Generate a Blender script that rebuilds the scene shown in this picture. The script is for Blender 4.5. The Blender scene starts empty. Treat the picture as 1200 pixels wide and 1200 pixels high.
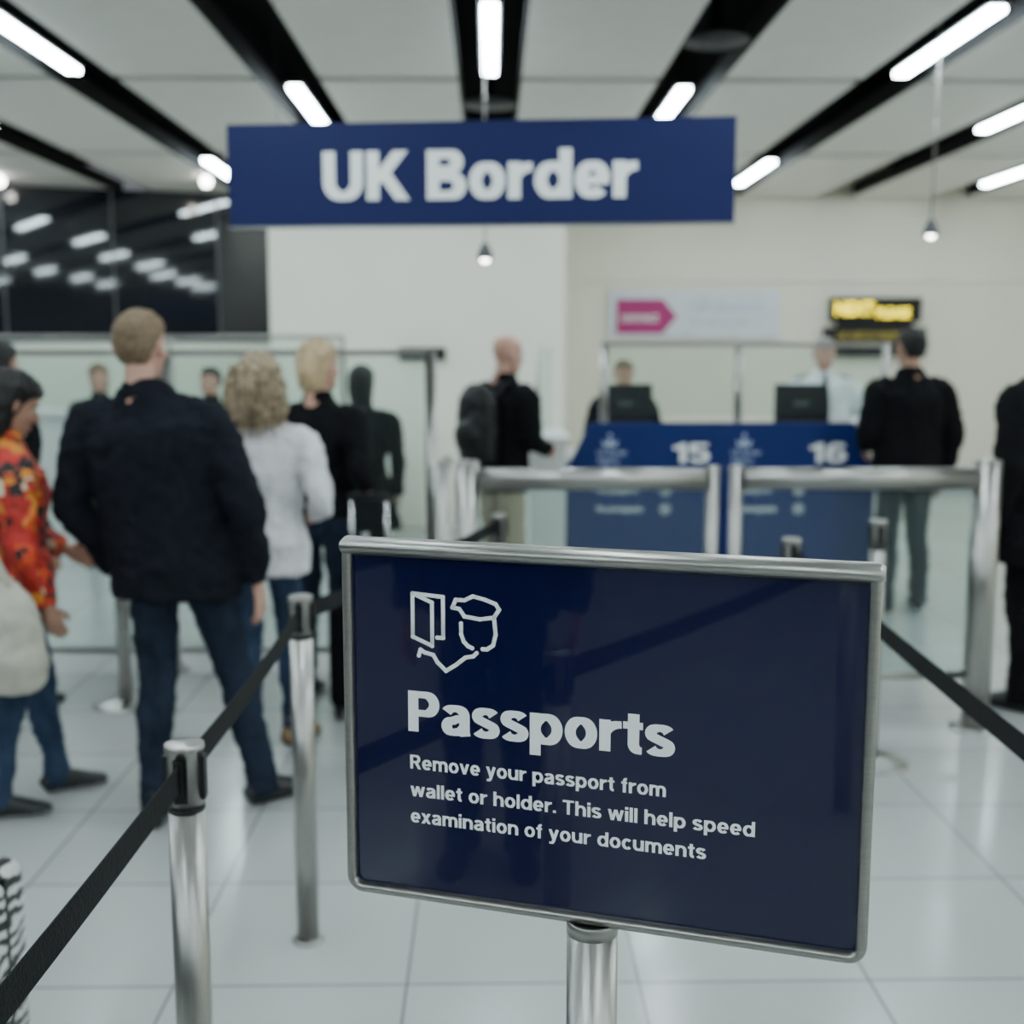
import bpy, bmesh, math, random
from mathutils import Vector, Matrix
random.seed(7)
scene = bpy.context.scene
COL = scene.collection
rad = math.radians

# ------------------------------------------------------------------ materials
def _base(name):
    m = bpy.data.materials.new(name); m.use_nodes = True
    nt = m.node_tree; bs = nt.nodes['Principled BSDF']
    return m, nt, bs

def mat(name, col, rough=.5, metal=0., var=.06, vscale=6., bump=0., bscale=40., coat=0., spec=None, stretch=(1,1,1)):
    m, nt, bs = _base(name)
    tc = nt.nodes.new('ShaderNodeTexCoord'); mp = nt.nodes.new('ShaderNodeMapping')
    mp.inputs['Scale'].default_value = stretch
    nt.links.new(tc.outputs['Object'], mp.inputs['Vector'])
    nz = nt.nodes.new('ShaderNodeTexNoise'); nz.inputs['Scale'].default_value = vscale
    nt.links.new(mp.outputs[0], nz.inputs['Vector'])
    rp = nt.nodes.new('ShaderNodeValToRGB')
    rp.color_ramp.elements[0].position = .3; rp.color_ramp.elements[1].position = .7
    rp.color_ramp.elements[0].color = tuple(c*(1-var) for c in col)+(1,)
    rp.color_ramp.elements[1].color = tuple(min(1, c*(1+var)) for c in col)+(1,)
    nt.links.new(nz.outputs['Fac'], rp.inputs[0]); nt.links.new(rp.outputs[0], bs.inputs['Base Color'])
    bs.inputs['Roughness'].default_value = rough; bs.inputs['Metallic'].default_value = metal
    bs.inputs['Coat Weight'].default_value = coat; bs.inputs['Coat Roughness'].default_value = .02
    if spec is not None: bs.inputs['Specular IOR Level'].default_value = spec
    if bump > 0:
        n2 = nt.nodes.new('ShaderNodeTexNoise'); n2.inputs['Scale'].default_value = bscale
        nt.links.new(mp.outputs[0], n2.inputs['Vector'])
        b = nt.nodes.new('ShaderNodeBump'); b.inputs['Strength'].default_value = bump; b.inputs['Distance'].default_value = .01
        nt.links.new(n2.outputs['Fac'], b.inputs['Height']); nt.links.new(b.outputs[0], bs.inputs['Normal'])
    return m

def emis(name, col, s):
    m, nt, bs = _base(name)
    bs.inputs['Base Color'].default_value = tuple(col)+(1,)
    bs.inputs['Emission Color'].default_value = tuple(col)+(1,)
    bs.inputs['Emission Strength'].default_value = s
    return m

def glass(name, tint, haze, hazecol, ior=1.3):
    m = bpy.data.materials.new(name); m.use_nodes = True; nt = m.node_tree
    for n in list(nt.nodes): nt.nodes.remove(n)
    out = nt.nodes.new('ShaderNodeOutputMaterial')
    tr = nt.nodes.new('ShaderNodeBsdfTransparent'); tr.inputs[0].default_value = tuple(tint)+(1,)
    df = nt.nodes.new('ShaderNodeBsdfDiffuse'); df.inputs[0].default_value = tuple(hazecol)+(1,)
    gl = nt.nodes.new('ShaderNodeBsdfGlossy'); gl.inputs['Roughness'].default_value = .03
    fr = nt.nodes.new('ShaderNodeFresnel'); fr.inputs[0].default_value = ior
    m1 = nt.nodes.new('ShaderNodeMixShader'); m1.inputs[0].default_value = haze
    m2 = nt.nodes.new('ShaderNodeMixShader')
    nt.links.new(tr.outputs[0], m1.inputs[1]); nt.links.new(df.outputs[0], m1.inputs[2])
    nt.links.new(fr.outputs[0], m2.inputs[0]); nt.links.new(m1.outputs[0], m2.inputs[1]); nt.links.new(gl.outputs[0], m2.inputs[2])
    nt.links.new(m2.outputs[0], out.inputs[0])
    return m

def fabric(name, col, bump=.5, var=.12, rough=.9):
    return mat(name, col, rough=rough, var=var, vscale=9, bump=bump, bscale=14, spec=.12, stretch=(1.6, 1.6, .8))

def floor_mat():
    m, nt, bs = _base('floor_tiles')
    tc = nt.nodes.new('ShaderNodeTexCoord'); mp = nt.nodes.new('ShaderNodeMapping')
    mp.inputs['Location'].default_value = (.22, .1, 0)
    nt.links.new(tc.outputs['Object'], mp.inputs[0])
    br = nt.nodes.new('ShaderNodeTexBrick'); br.offset = 0; br.squash = 1
    br.inputs['Scale'].default_value = 1; br.inputs['Brick Width'].default_value = .6; br.inputs['Row Height'].default_value = .6
    br.inputs['Mortar Size'].default_value = .004; br.inputs['Mortar Smooth'].default_value = .2
    br.inputs['Color1'].default_value = (.40, .41, .395, 1); br.inputs['Color2'].default_value = (.45, .46, .445, 1)
    br.inputs['Mortar'].default_value = (.15, .155, .155, 1)
    nt.links.new(mp.outputs[0], br.inputs['Vector'])
    nz = nt.nodes.new('ShaderNodeTexNoise'); nz.inputs['Scale'].default_value = 5; nz.inputs['Detail'].default_value = 6
    nt.links.new(tc.outputs['Object'], nz.inputs[0])
    mr = nt.nodes.new('ShaderNodeMapRange'); mr.inputs[3].default_value = .10; mr.inputs[4].default_value = .24
    nt.links.new(nz.outputs['Fac'], mr.inputs[0]); nt.links.new(mr.outputs[0], bs.inputs['Roughness'])
    nt.links.new(br.outputs['Color'], bs.inputs['Base Color'])
    return m

def pattern_mat():
    m, nt, bs = _base('patterned_red_fabric')
    tc = nt.nodes.new('ShaderNodeTexCoord')
    nz = nt.nodes.new('ShaderNodeTexNoise'); nz.inputs['Scale'].default_value = 7
    nt.links.new(tc.outputs['Object'], nz.inputs[0])
    mx = nt.nodes.new('ShaderNodeMixRGB'); mx.inputs[0].default_value = .25
    nt.links.new(tc.outputs['Object'], mx.inputs[1]); nt.links.new(nz.outputs['Color'], mx.inputs[2])
    vo = nt.nodes.new('ShaderNodeTexVoronoi'); vo.inputs['Scale'].default_value = 22
    nt.links.new(mx.outputs[0], vo.inputs['Vector'])
    sp = nt.nodes.new('ShaderNodeSeparateColor'); nt.links.new(vo.outputs['Color'], sp.inputs[0])
    rp = nt.nodes.new('ShaderNodeValToRGB'); rp.color_ramp.interpolation = 'CONSTANT'
    els = [(0, (.36, .014, .008)), (.26, (.01, .01, .012)), (.46, (.55, .05, .01)), (.62, (.42, .016, .01)), (.84, (.58, .20, .02)), (.94, (.6, .5, .36))]
    rp.color_ramp.elements[0].color = els[0][1]+(1,); rp.color_ramp.elements[1].position = els[1][0]; rp.color_ramp.elements[1].color = els[1][1]+(1,)
    for p, c in els[2:]:
        e = rp.color_ramp.elements.new(p); e.color = c+(1,)
    nt.links.new(sp.outputs[0], rp.inputs[0]); nt.links.new(rp.outputs[0], bs.inputs['Base Color'])
    bs.inputs['Roughness'].default_value = .7
    return m

def zebra_mat():
    m, nt, bs = _base('zebra_print')
    tc = nt.nodes.new('ShaderNodeTexCoord')
    w = nt.nodes.new('ShaderNodeTexWave'); w.inputs['Scale'].default_value = 9; w.inputs['Distortion'].default_value = 7; w.inputs['Detail Scale'].default_value = 1.5
    w.bands_direction = 'Z'
    nt.links.new(tc.outputs['Object'], w.inputs[0])
    rp = nt.nodes.new('ShaderNodeValToRGB'); rp.color_ramp.interpolation = 'CONSTANT'
    rp.color_ramp.elements[0].color = (.01, .01, .01, 1); rp.color_ramp.elements[1].position = .5; rp.color_ramp.elements[1].color = (.6, .6, .58, 1)
    nt.links.new(w.outputs['Fac'], rp.inputs[0]); nt.links.new(rp.outputs[0], bs.inputs['Base Color'])
    return m

M = {}
M['floor'] = floor_mat()
M['panel'] = mat('ceiling_panel_white', (.82, .80, .75), .6, var=.02)
M['black'] = mat('ceiling_void_black', (.004, .004, .005), .9, spec=.1)
M['trim'] = mat('trough_trim_dark', (.010, .010, .011), .7, spec=.2)
M['lamp'] = emis('strip_lamp', (.80, .95, 1.0), 62)
M['spot'] = emis('spot_lamp', (1, .97, .9), 20)
M['wall'] = mat('wall_cream', (.84, .80, .67), .55, var=.02, vscale=1.5)
M['wallw'] = mat('wall_white', (.88, .85, .74), .5, var=.02, vscale=1.5)
M['wallg'] = mat('wall_grey', (.05, .052, .06), .7)
M['steel'] = mat('brushed_steel', (.36, .35, .33), .30, 1., var=.12, vscale=30, stretch=(30, 30, .6), bump=.05, bscale=40)
M['alu'] = mat('aluminium_frame', (.33, .32, .30), .36, 1., var=.06, vscale=20, stretch=(1, 1, 12))
M['chrome'] = mat('chrome', (.6, .6, .6), .12, 1., var=.02)
M['navy'] = mat('sign_navy_gloss', (.0028, .0042, .034), .2, coat=.7, var=.03, vscale=3, spec=.25)
M['blue'] = mat('sign_blue', (.0035, .0085, .070), .55, var=.04, spec=.25)
M['blue2'] = mat('counter_blue', (.005, .018, .120), .5, coat=.05, var=.05, spec=.25)
M['white'] = mat('lettering_white', (.88, .88, .87), .5, var=.02)
M['lblue'] = mat('lettering_pale_blue', (.45, .53, .70), .5, var=.02)
M['belt'] = mat('belt_webbing_black', (.008, .008, .009), .8, bump=.3, bscale=200, spec=.2)
M['plast'] = mat('black_plastic', (.009, .009, .010), .45, var=.1, spec=.3)
M['rubber'] = mat('rubber', (.02, .02, .022), .8)
M['glass'] = glass('barrier_glass', (.89, .95, .94), .03, (.62, .72, .70), 1.25)
M['glass2'] = glass('screen_glass', (.91, .96, .945), .018, (.68, .75, .72), 1.18)
M['dglass'] = mat('window_dark_glass', (.010, .011, .015), .04, var=.3, vscale=1.2, spec=.6)
M['magenta'] = mat('magenta_sign', (.42, .02, .16), .5)
M['board'] = mat('board_white', (.70, .72, .78), .4)
M['grey'] = mat('text_grey', (.35, .38, .45), .5)
M['mull'] = mat('window_frame_grey', (.08, .08, .085), .5)
M['led'] = emis('led_yellow', (1, .78, .01), 3.2)
M['leddim'] = emis('led_dim', (.35, .28, .05), .4)
M['skin'] = mat('skin_fair', (.50, .27, .20), .5, var=.06, vscale=20)
M['skin2'] = mat('skin_tan', (.38, .205, .14), .5, var=.06, vscale=20)
M['eye'] = mat('eye_white', (.55, .52, .48), .2)
M['iris'] = mat('iris_dark', (.03, .02, .015), .2)
M['lip'] = mat('lips', (.38, .13, .11), .5)
M['h_blond'] = mat('hair_blonde', (.44, .32, .18), .55, var=.3, vscale=60, bump=.8, bscale=90, stretch=(1, 1, .25))
M['h_sandy'] = mat('hair_sandy', (.17, .115, .07), .65, var=.25, vscale=60, bump=.6, bscale=120, spec=.3)
M['h_curl'] = mat('hair_curly_blonde', (.31, .235, .155), .55, var=.5, vscale=40, bump=.9, bscale=60, spec=.3)
M['h_black'] = mat('hair_black', (.008, .007, .007), .55, var=.2, bump=.5, bscale=90, spec=.3)
M['h_grey'] = mat('hair_grey', (.25, .23, .21), .6, var=.2, bump=.5, bscale=90)
M['f_navy'] = fabric('jacket_navy_black', (.008, .009, .014))
M['f_black'] = fabric('cloth_black', (.005, .005, .006))
M['f_white'] = fabric('knit_white', (.66, .64, .66), .6)
M['f_red'] = pattern_mat()
M['f_jean'] = fabric('denim_dark', (.015, .021, .036), .5, .3)
M['f_jean2'] = fabric('denim_blue', (.030, .048, .088), .5, .3)
M['f_beige'] = fabric('chino_beige', (.36, .29, .20))
M['f_shirt'] = fabric('shirt_white', (.72, .73, .74))
M['f_grey'] = fabric('trouser_grey', (.022, .025, .03))
M['sh_black'] = mat('shoe_black', (.010, .010, .011), .4)
M['sh_brown'] = mat('shoe_brown', (.17, .10, .05), .6)
M['sole'] = mat('shoe_sole', (.4, .4, .4), .7)
M['soled'] = mat('shoe_sole_dark', (.02, .02, .02), .7)
M['cream'] = mat('bag_cream', (.42, .40, .33), .7, bump=.4, bscale=20)
M['zebra'] = zebra_mat()
M['redp'] = mat('red_patch', (.5, .02, .02), .6)
M['desk'] = mat('desk_white', (.72, .73, .70), .4, var=.02)

# ------------------------------------------------------------------ builder
def smooth_pts(P, R, sub):
    if sub <= 1 or len(P) < 3: return P, R
    oP, oR = [], []
    n = len(P)
    for i in range(n-1):
        p0 = P[max(i-1, 0)]; p1 = P[i]; p2 = P[i+1]; p3 = P[min(i+2, n-1)]
        for k in range(sub):
            t = k/sub
            oP.append(.5*((2*p1)+(p2-p0)*t+(2*p0-5*p1+4*p2-p3)*t*t+(3*p1-p0-3*p2+p3)*t**3))
            oR.append((R[i][0]*(1-t)+R[i+1][0]*t, R[i][1]*(1-t)+R[i+1][1]*t))
    oP.append(P[-1]); oR.append(R[-1])
    return oP, oR

class B:
    def __init__(s, name):
        s.name = name; s.bm = bmesh.new(); s.mats = []
    def mi(s, m):
        if m not in s.mats: s.mats.append(m)
        return s.mats.index(m)
    def box(s, c, size, m, rot=None):
        i = s.mi(m); c = Vector(c); h = Vector(size)/2; vs = []
        for dx in (-1, 1):
            for dy in (-1, 1):
                for dz in (-1, 1):
                    v = Vector((dx*h.x, dy*h.y, dz*h.z))
                    if rot: v = rot @ v
                    vs.append(s.bm.verts.new(c+v))
        for q in ((0,1,3,2),(4,6,7,5),(0,4,5,1),(2,3,7,6),(0,2,6,4),(1,5,7,3)):
            f = s.bm.faces.new([vs[k] for k in q]); f.material_index = i
    def tube(s, pts, rads, m, n=20, sub=1, ref=(1, 0, 0), sc=1.):
        i = s.mi(m)
        P = [Vector(p)*sc for p in pts]
        R = [((r, r) if not isinstance(r, (tuple, list)) else r) for r in rads]
        R = [(a*sc, b*sc) for a, b in R]
        P, R = smooth_pts(P, R, sub)
        ref = Vector(ref); rings = []
        for k, p in enumerate(P):
            T = (P[min(k+1, len(P)-1)]-P[max(k-1, 0)])
            if T.length < 1e-9: T = Vector((0, 0, 1))
            T.normalize()
            S = ref-T*ref.dot(T)
            if S.length < .15:
                r2 = Vector((0, 1, 0)); S = r2-T*r2.dot(T)
            S.normalize()
            N = T.cross(S)
            rings.append([s.bm.verts.new(p+S*math.cos(2*math.pi*j/n)*R[k][0]+N*math.sin(2*math.pi*j/n)*R[k][1]) for j in range(n)])
        for a, b in zip(rings[:-1], rings[1:]):
            for j in range(n):
                f = s.bm.faces.new((a[j], a[(j+1) % n], b[(j+1) % n], b[j])); f.material_index = i; f.smooth = True
        f = s.bm.faces.new(rings[0][::-1]); f.material_index = i
        f = s.bm.faces.new(rings[-1]); f.material_index = i
    def cyl(s, p1, p2, r, m, n=28, r2=None):
        s.tube([p1, p2], [r, r if r2 is None else r2], m, n=n)
    def ell(s, c, r, m, n=16, rot=None):
        i = s.mi(m); c = Vector(c); rows = []
        h = n//2
        for a in range(1, h):
            th = math.pi*a/h
            row = []
            for j in range(n):
                ph = 2*math.pi*j/n
                v = Vector((r[0]*math.sin(th)*math.cos(ph), r[1]*math.sin(th)*math.sin(ph), r[2]*math.cos(th)))
                if rot: v = rot @ v
                row.append(s.bm.verts.new(c+v))
            rows.append(row)
        tv = Vector((0, 0, r[2])); bv = -tv
        if rot: tv = rot @ tv; bv = rot @ bv
        t = s.bm.verts.new(c+tv); b = s.bm.verts.new(c+bv)
        for j in range(n):
            f = s.bm.faces.new((t, rows[0][j], rows[0][(j+1) % n])); f.material_index = i; f.smooth = True
            f = s.bm.faces.new((b, rows[-1][(j+1) % n], rows[-1][j])); f.material_index = i; f.smooth = True
        for x, y in zip(rows[:-1], rows[1:]):
            for j in range(n):
                f = s.bm.faces.new((x[j], y[j], y[(j+1) % n], x[(j+1) % n])); f.material_index = i; f.smooth = True
    def lathe(s, prof, c, m, n=40):
        i = s.mi(m); c = Vector(c)
        rings = [[s.bm.verts.new(c+Vector((r*math.cos(2*math.pi*j/n), r*math.sin(2*math.pi*j/n), z))) for j in range(n)] for r, z in prof]
        for a, b in zip(rings[:-1], rings[1:]):
            for j in range(n):
                f = s.bm.faces.new((a[j], a[(j+1) % n], b[(j+1) % n], b[j])); f.material_index = i; f.smooth = True
        f = s.bm.faces.new(rings[0][::-1]); f.material_index = i
        f = s.bm.faces.new(rings[-1]); f.material_index = i
    def prism(s, pts, y0, y1, m):
        i = s.mi(m)
        a = [s.bm.verts.new((p[0], y0, p[1])) for p in pts]; b = [s.bm.verts.new((p[0], y1, p[1])) for p in pts]
        for q in [a, b[::-1]]+[(a[k], b[k], b[(k+1) % len(a)], a[(k+1) % len(a)]) for k in range(len(a))]:
            f = s.bm.faces.new(q); f.material_index = i
    def obj(s, bevel=0, loc=(0, 0, 0), rz=0, parent=None):
        bmesh.ops.recalc_face_normals(s.bm, faces=s.bm.faces)
        me = bpy.data.meshes.new(s.name); s.bm.to_mesh(me); s.bm.free()
        for m in s.mats: me.materials.append(m)
        o = bpy.data.objects.new(s.name, me); COL.objects.link(o)
        o.location = loc; o.rotation_euler = (0, 0, rz)
        if bevel:
            md = o.modifiers.new('bevel', 'BEVEL'); md.width = bevel; md.segments = 3; md.limit_method = 'ANGLE'; md.angle_limit = rad(50)
        if parent: o.parent = parent
        return o

def bake(b, voxel, smooth=3, disp=None):
    mats = list(b.mats); o = b.obj()
    r = o.modifiers.new('r', 'REMESH'); r.mode = 'VOXEL'; r.voxel_size = voxel; r.use_smooth_shade = True
    if smooth:
        sm = o.modifiers.new('s', 'SMOOTH'); sm.factor = .5; sm.iterations = smooth
    if disp:
        for st, sz in disp:
            tx = bpy.data.textures.new('folds', 'CLOUDS'); tx.noise_scale = sz; tx.noise_depth = 2
            d = o.modifiers.new('d', 'DISPLACE'); d.texture = tx; d.strength = st; d.mid_level = .5; d.texture_coords = 'LOCAL'
    dg = bpy.context.evaluated_depsgraph_get(); dg.update()
    me = bpy.data.meshes.new_from_object(o.evaluated_get(dg))
    o.modifiers.clear(); o.data = me
    me.materials.clear()
    for m in mats: me.materials.append(m)
    for p in me.polygons: p.use_smooth = True
    return o

def join(objs, name):
    bpy.ops.object.select_all(action='DESELECT')
    for o in objs: o.select_set(True)
    bpy.context.view_layer.objects.active = objs[0]
    bpy.ops.object.join()
    o = objs[0]; o.name = name; o.data.name = name
    return o

def _txt(s, bold):
    cu = bpy.data.curves.new('t', 'FONT'); cu.body = s; cu.size = 1; cu.offset = bold; cu.extrude = .01
    o = bpy.data.objects.new('t', cu); COL.objects.link(o)
    dg = bpy.context.evaluated_depsgraph_get(); dg.update()
    me = bpy.data.meshes.new_from_object(o.evaluated_get(dg))
    bpy.data.objects.remove(o)
    return me
_H = {}
def text(name, s, cap, width, x, z, m, bold=.0, y=0, parent=None):
    if bold not in _H:
        h = _txt('H', bold); _H[bold] = max(v.co.y for v in h.vertices)
    me = _txt(s, bold)
    xs = [v.co.x for v in me.vertices]; x0, x1 = min(xs), max(xs)
    sx = width/(x1-x0); sy = cap/_H[bold]
    for v in me.vertices:
        vx, vy, vz = v.co
        v.co = ((vx-x0)*sx+x, y-vz*.03, vy*sy+z)
    me.materials.clear(); me.materials.append(m)
    o = bpy.data.objects.new(name, me); COL.objects.link(o)
    if parent: o.parent = parent
    return o

# ---- bold grotesque lettering drawn stroke by stroke
def arc(cx, cy, rx, ry, a0, a1, n=18):
    return [(cx+rx*math.cos(rad(a0+(a1-a0)*k/n)), cy+ry*math.sin(rad(a0+(a1-a0)*k/n))) for k in range(n+1)]
def glyph(c, h, k):
    X = .74; H = h*1.08; m = X/2
    if c == 'o': return [arc(.345, m, .345-h, m-k, 0, 360, 36)], .69
    if c == 'l': return [[(h, 0), (h, 1)]], 2*h
    if c == 'i': return [[(h, 0), (h, X)], [(h, .83), (h, 1)]], 2*h
    if c == 't':
        x = .10+h
        return [[(x, .93), (x, .22)]+arc(x+.16, .22, .16, .22-k, 180, 275, 8), [(0, X-k), (.41, X-k)]], .42
    if c == 'r': return [[(h, 0), (h, X)], arc(.45, .40, .45-h, X-k*1.15-.40, 180, 88, 10)], .45
    if c == 'n': return [[(h, 0), (h, X)], arc(.34, .42, .34-h, X-k-.42, 180, 0)+[(.68-h, 0)]], .68
    if c == 'h': return [[(h, 0), (h, 1)], arc(.34, .42, .34-h, X-k-.42, 180, 0)+[(.68-h, 0)]], .68
    if c == 'm':
        w = 1.04; r = (w/2-h)/2
        return [[(h, 0), (h, X)], arc(h+r, .44, r, X-k-.44, 180, 0)+[(w/2, 0)], arc(w/2+r, .44, r, X-k-.44, 180, 0)+[(w-h, 0)]], w
    if c == 'u': return [[(.68-h, 0), (.68-h, X)], [(h, X)]+arc(.34, .31, .34-h, .31-k, 180, 360)], .68
    if c == 'a':
        w = .64
        return [arc(.315, .50, w-h-.315, X-k-.50, 158, 0, 14)+[(w-h, .12), (w-h+.02, 0)],
                [(w-h, .42), (.36, .405)]+arc(.27, .215, .27-h, .215-k*.9, 90, 275, 14)+[(.42, .10), (w-h, .22)]], w+.02
    if c == 's':
        w = .59; r = .215
        return [arc(w/2, X-r, w/2-h*.9, r-k, 22, 225, 14)+arc(w/2, r, w/2-h*.85, r-k, 45, -158, 14)], w
    if c in 'pdbq':
        cx = .355; rx = cx-h; e = arc(cx, m, rx, m-k, 0, 360, 36)
        st = {'p': [(h, -.27), (h, X)], 'b': [(h, 0), (h, 1)], 'd': [(.71-h, 0), (.71-h, 1)], 'q': [(.71-h, -.27), (.71-h, X)]}[c]
        return [st, e], .71
    if c == 'e': return [arc(.335, m, .335-h, m-k, 0, 318, 30), [(h, m-.01), (.67-h*.2, m-.01)]], .67
    if c == 'c': return [arc(.33, m, .33-h, m-k, 42, 318, 26)], .62
    if c == 'v': return [[(h*.9, X), (.325, .02)], [(.65-h*.9, X), (.325, .02)]], .65
    if c == 'w': return [[(h*.9, X), (.27, .02)], [(.49, X), (.27, .02)], [(.49, X), (.71, .02)], [(.98-h*.9, X), (.71, .02)]], .98
    if c == 'y': return [[(h*.9, X), (.33, .04)], [(.65-h*.9, X), (.30, -.10)]+[(.24, -.19), (.15, -.215), (.04, -.20)]], .65
    if c == 'x': return [[(h, X), (.64-h, 0)], [(.64-h, X), (h, 0)]], .64
    if c == 'f':
        x = .10+h
        return [[(x, 0), (x, .80)]+arc(x+.15, .80, .15, .20-k, 180, 85, 8), [(0, X-k), (.38, X-k)]], .40
    if c == '.': return [[(h, 0), (h, .18)]], 2*h
    if c == 'U': return [[(H, 1)]+arc(.40, .37, .40-H, .37-k, 180, 360)+[(.80-H, 1)]], .80
    if c == 'K': return [[(H, 0), (H, 1)], [(.74-h*.6, 1), (H+.06, .36)], [(.34, .56), (.80-h*.8, 0)]], .80
    if c == 'B': return [[(H, 0), (H, 1)], [(H, 1-k), (.42, 1-k)]+arc(.42, .755, .29-h, .245-k, 90, -90)+[(H, .51+k)],
                         [(H, .55-k), (.44, .55-k)]+arc(.44, .275, .33-h, .275-k, 90, -90)+[(H, k)]], .77
    if c == 'P': return [[(H, 0), (H, 1)], [(H, 1-k), (.40, 1-k)]+arc(.40, .69, .33-h, .31-k, 90, -90)+[(H, .38+k)]], .73
    if c == 'R': return [[(H, 0), (H, 1)], [(H, 1-k), (.42, 1-k)]+arc(.42, .71, .31-h, .29-k, 90, -90)+[(H, .42+k)], [(.42, .46), (.77-h, 0)]], .78
    if c == 'T': return [[(.36, 0), (.36, 1)], [(0, 1-k), (.72, 1-k)]], .72
    if c == '1': return [[(.36, 0), (.36, 1)], [(.36, .93), (.26, .80), (.04, .74)]], .36+h
    if c == '5': return [[(.60, 1-k), (.15, 1-k)], [(.15, 1), (.11, .50)], [(.10, .52), (.18, .60)]+arc(.32, .32, .34-h, .32-k, 100, -160, 18)], .66
    if c == '6': return [arc(.345, .32, .345-h, .32-k, 0, 360, 30), [(h, .36), (h+.02, .58), (.16, .80), (.30, 1-k), (.46, 1-k), (.60, .82)]], .69
    return [], .26
def lettering(name, s, cap, width, x, z, m, y=0, parent=None, wv=.20, wh=.15, gap=.075):
    h, k = wv/2, wh/2
    b = B(name); mi = b.mi(m); cur = 0; Q = []
    for ch in s:
        st, w = glyph(ch, h, k)
        for pl in st:
            n = len(pl); closed = (abs(pl[0][0]-pl[-1][0]) < 1e-6 and abs(pl[0][1]-pl[-1][1]) < 1e-6); L = []
            for i in range(n):
                a = pl[i-1] if i > 0 else (pl[-2] if closed else pl[0]); c = pl[i+1] if i < n-1 else (pl[1] if closed else pl[-1])
                tx, ty = c[0]-a[0], c[1]-a[1]; l = math.hypot(tx, ty) or 1; nx, ny = -ty/l, tx/l
                hw = h*abs(nx)**1.5+k*abs(ny)**1.5
                hw = min(max(hw, min(h, k)), max(h, k))
                L.append(((pl[i][0]+nx*hw+cur, pl[i][1]+ny*hw), (pl[i][0]-nx*hw+cur, pl[i][1]-ny*hw)))
            if n == 2 and abs(pl[0][0]-pl[1][0]) > .05 and abs(pl[0][1]-pl[1][1]) > .3:
                dx = pl[1][0]-pl[0][0]; dy = pl[1][1]-pl[0][1]; hz = h*.95*math.hypot(dx, dy)/abs(dy)
                L = [((p[0]-hz+cur, p[1] if p[1] > .03 or p[1] < -.03 else 0), (p[0]+hz+cur, p[1] if p[1] > .03 or p[1] < -.03 else 0)) for p in pl]
            Q.append(L)
        cur += w+gap
    allx = [p[0] for L in Q for pr in L for p in pr]; x0, x1 = min(allx), max(allx); sx = width/(x1-x0)
    for qi, L in enumerate(Q):
        yy = y-.00001*(qi % 7)
        V_ = [(b.bm.verts.new(((p[0]-x0)*sx+x, yy, p[1]*cap+z)), b.bm.verts.new(((q[0]-x0)*sx+x, yy, q[1]*cap+z))) for p, q in L]
        for a, c in zip(V_[:-1], V_[1:]):
            b.bm.faces.new((a[0], a[1], c[1], c[0])).material_index = mi
    return b.obj(parent=parent)

def empty(name, loc=(0, 0, 0), rz=0):
    e = bpy.data.objects.new(name, None); COL.objects.link(e); e.location = loc; e.rotation_euler = (0, 0, rz); e.empty_display_size = .1
    return e

# ------------------------------------------------------------------ room
CZ = 3.4
b = B('floor'); b.box((0, 3.6, -.05), (15.2, 21.6, .1), M['floor']); b.obj()
b = B('ceiling')
TS = 1.33; TW = .42
rows = [-6.8, -3.8, -.8, 2.2, 5.2, 8.2, 11.2, 14.3]
for k in range(-6, 6):
    xc = (k+.5)*TS
    for r0, r1 in zip(rows[:-1], rows[1:]):
        b.box((xc, (r0+r1)/2, CZ+.02), (TS-TW, r1-r0-.13, .04), M['panel'])
for k in range(-5, 6):
    for sx in (-1, 1):
        b.box((k*TS+sx*(TW/2-.006), 3.6, CZ+.07), (.012, 21, .14), M['trim'])
b.box((0, 3.6, CZ+.40), (15.2, 21.6, .04), M['black'])
b.obj()
b = B('ceiling_strip_lights')
for k in range(-5, 6):
    cs = [-3.0, 2.1, 7.25, 12.35] if k % 2 == 0 else [-5.5, -1.0, 4.1, 9.2]
    for c in cs:
        b.box((k*TS, c, CZ-.002), (.085, 1.5, .03), M['lamp'])
        b.box((k*TS, c, CZ+.035), (.12, 1.56, .04), M['trim'])
        for dy in (-.5, .5): b.cyl((k*TS, c+dy, CZ+.05), (k*TS, c+dy, CZ+.39), .008, M['trim'], n=8)
b.obj()
for (vx, vy) in [(0, 9.15), (TS, 7.3), (-TS, 12.0), (TS, 12.2)]:
    b = B('ceiling_air_vent')
    for i, r in enumerate((.19, .145, .10, .055)):
        b.lathe([(r-.02, 0), (r+.008, -.012), (r+.012, .0), (r-.016, .02)], (vx, vy, CZ+.03), M['mull'], n=32)
    b.cyl((vx, vy, CZ+.03), (vx, vy, CZ+.38), .03, M['trim'])
    b.box((vx, vy, CZ+.035), (.40, .012, .012), M['mull']); b.box((vx, vy, CZ+.035), (.012, .40, .012), M['mull'])
    b.obj()
b = B('wall_back'); b.box((2.8, 14.4, 1.9), (9.6, .2, 3.8), M['wall'])
b.box((3.9, 14.28, 2.46), (7.2, .03, .035), M['wallw'])
b.obj()
b = B('wall_panel_column'); b.box((-.66, 12.6, 1.7), (2.68, 3.2, 3.398), M['wallw']); b.obj(bevel=.01)
b = B('baseboard_back'); b.box((4.1, 14.28, .07), (6.8, .03, .14), M['grey']); b.obj()
b = B('trim_back')
for xx in (2.2, 3.75, 5.45, 6.5): b.box((xx, 14.29, 1.25), (.008, .012, 2.4), M['wallw'])
b.obj()
b = B('wall_right'); b.box((7.6, 3.6, 1.9), (.2, 21.6, 3.8), M['wall']); b.obj()
b = B('wall_left'); b.box((-7.6, 3.6, 1.9), (.2, 21.6, 3.8), M['wallg']); b.obj()
b = B('wall_behind'); b.box((0, -7.2, 1.9), (15.2, .2, 3.8), M['wallg']); b.obj()
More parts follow.
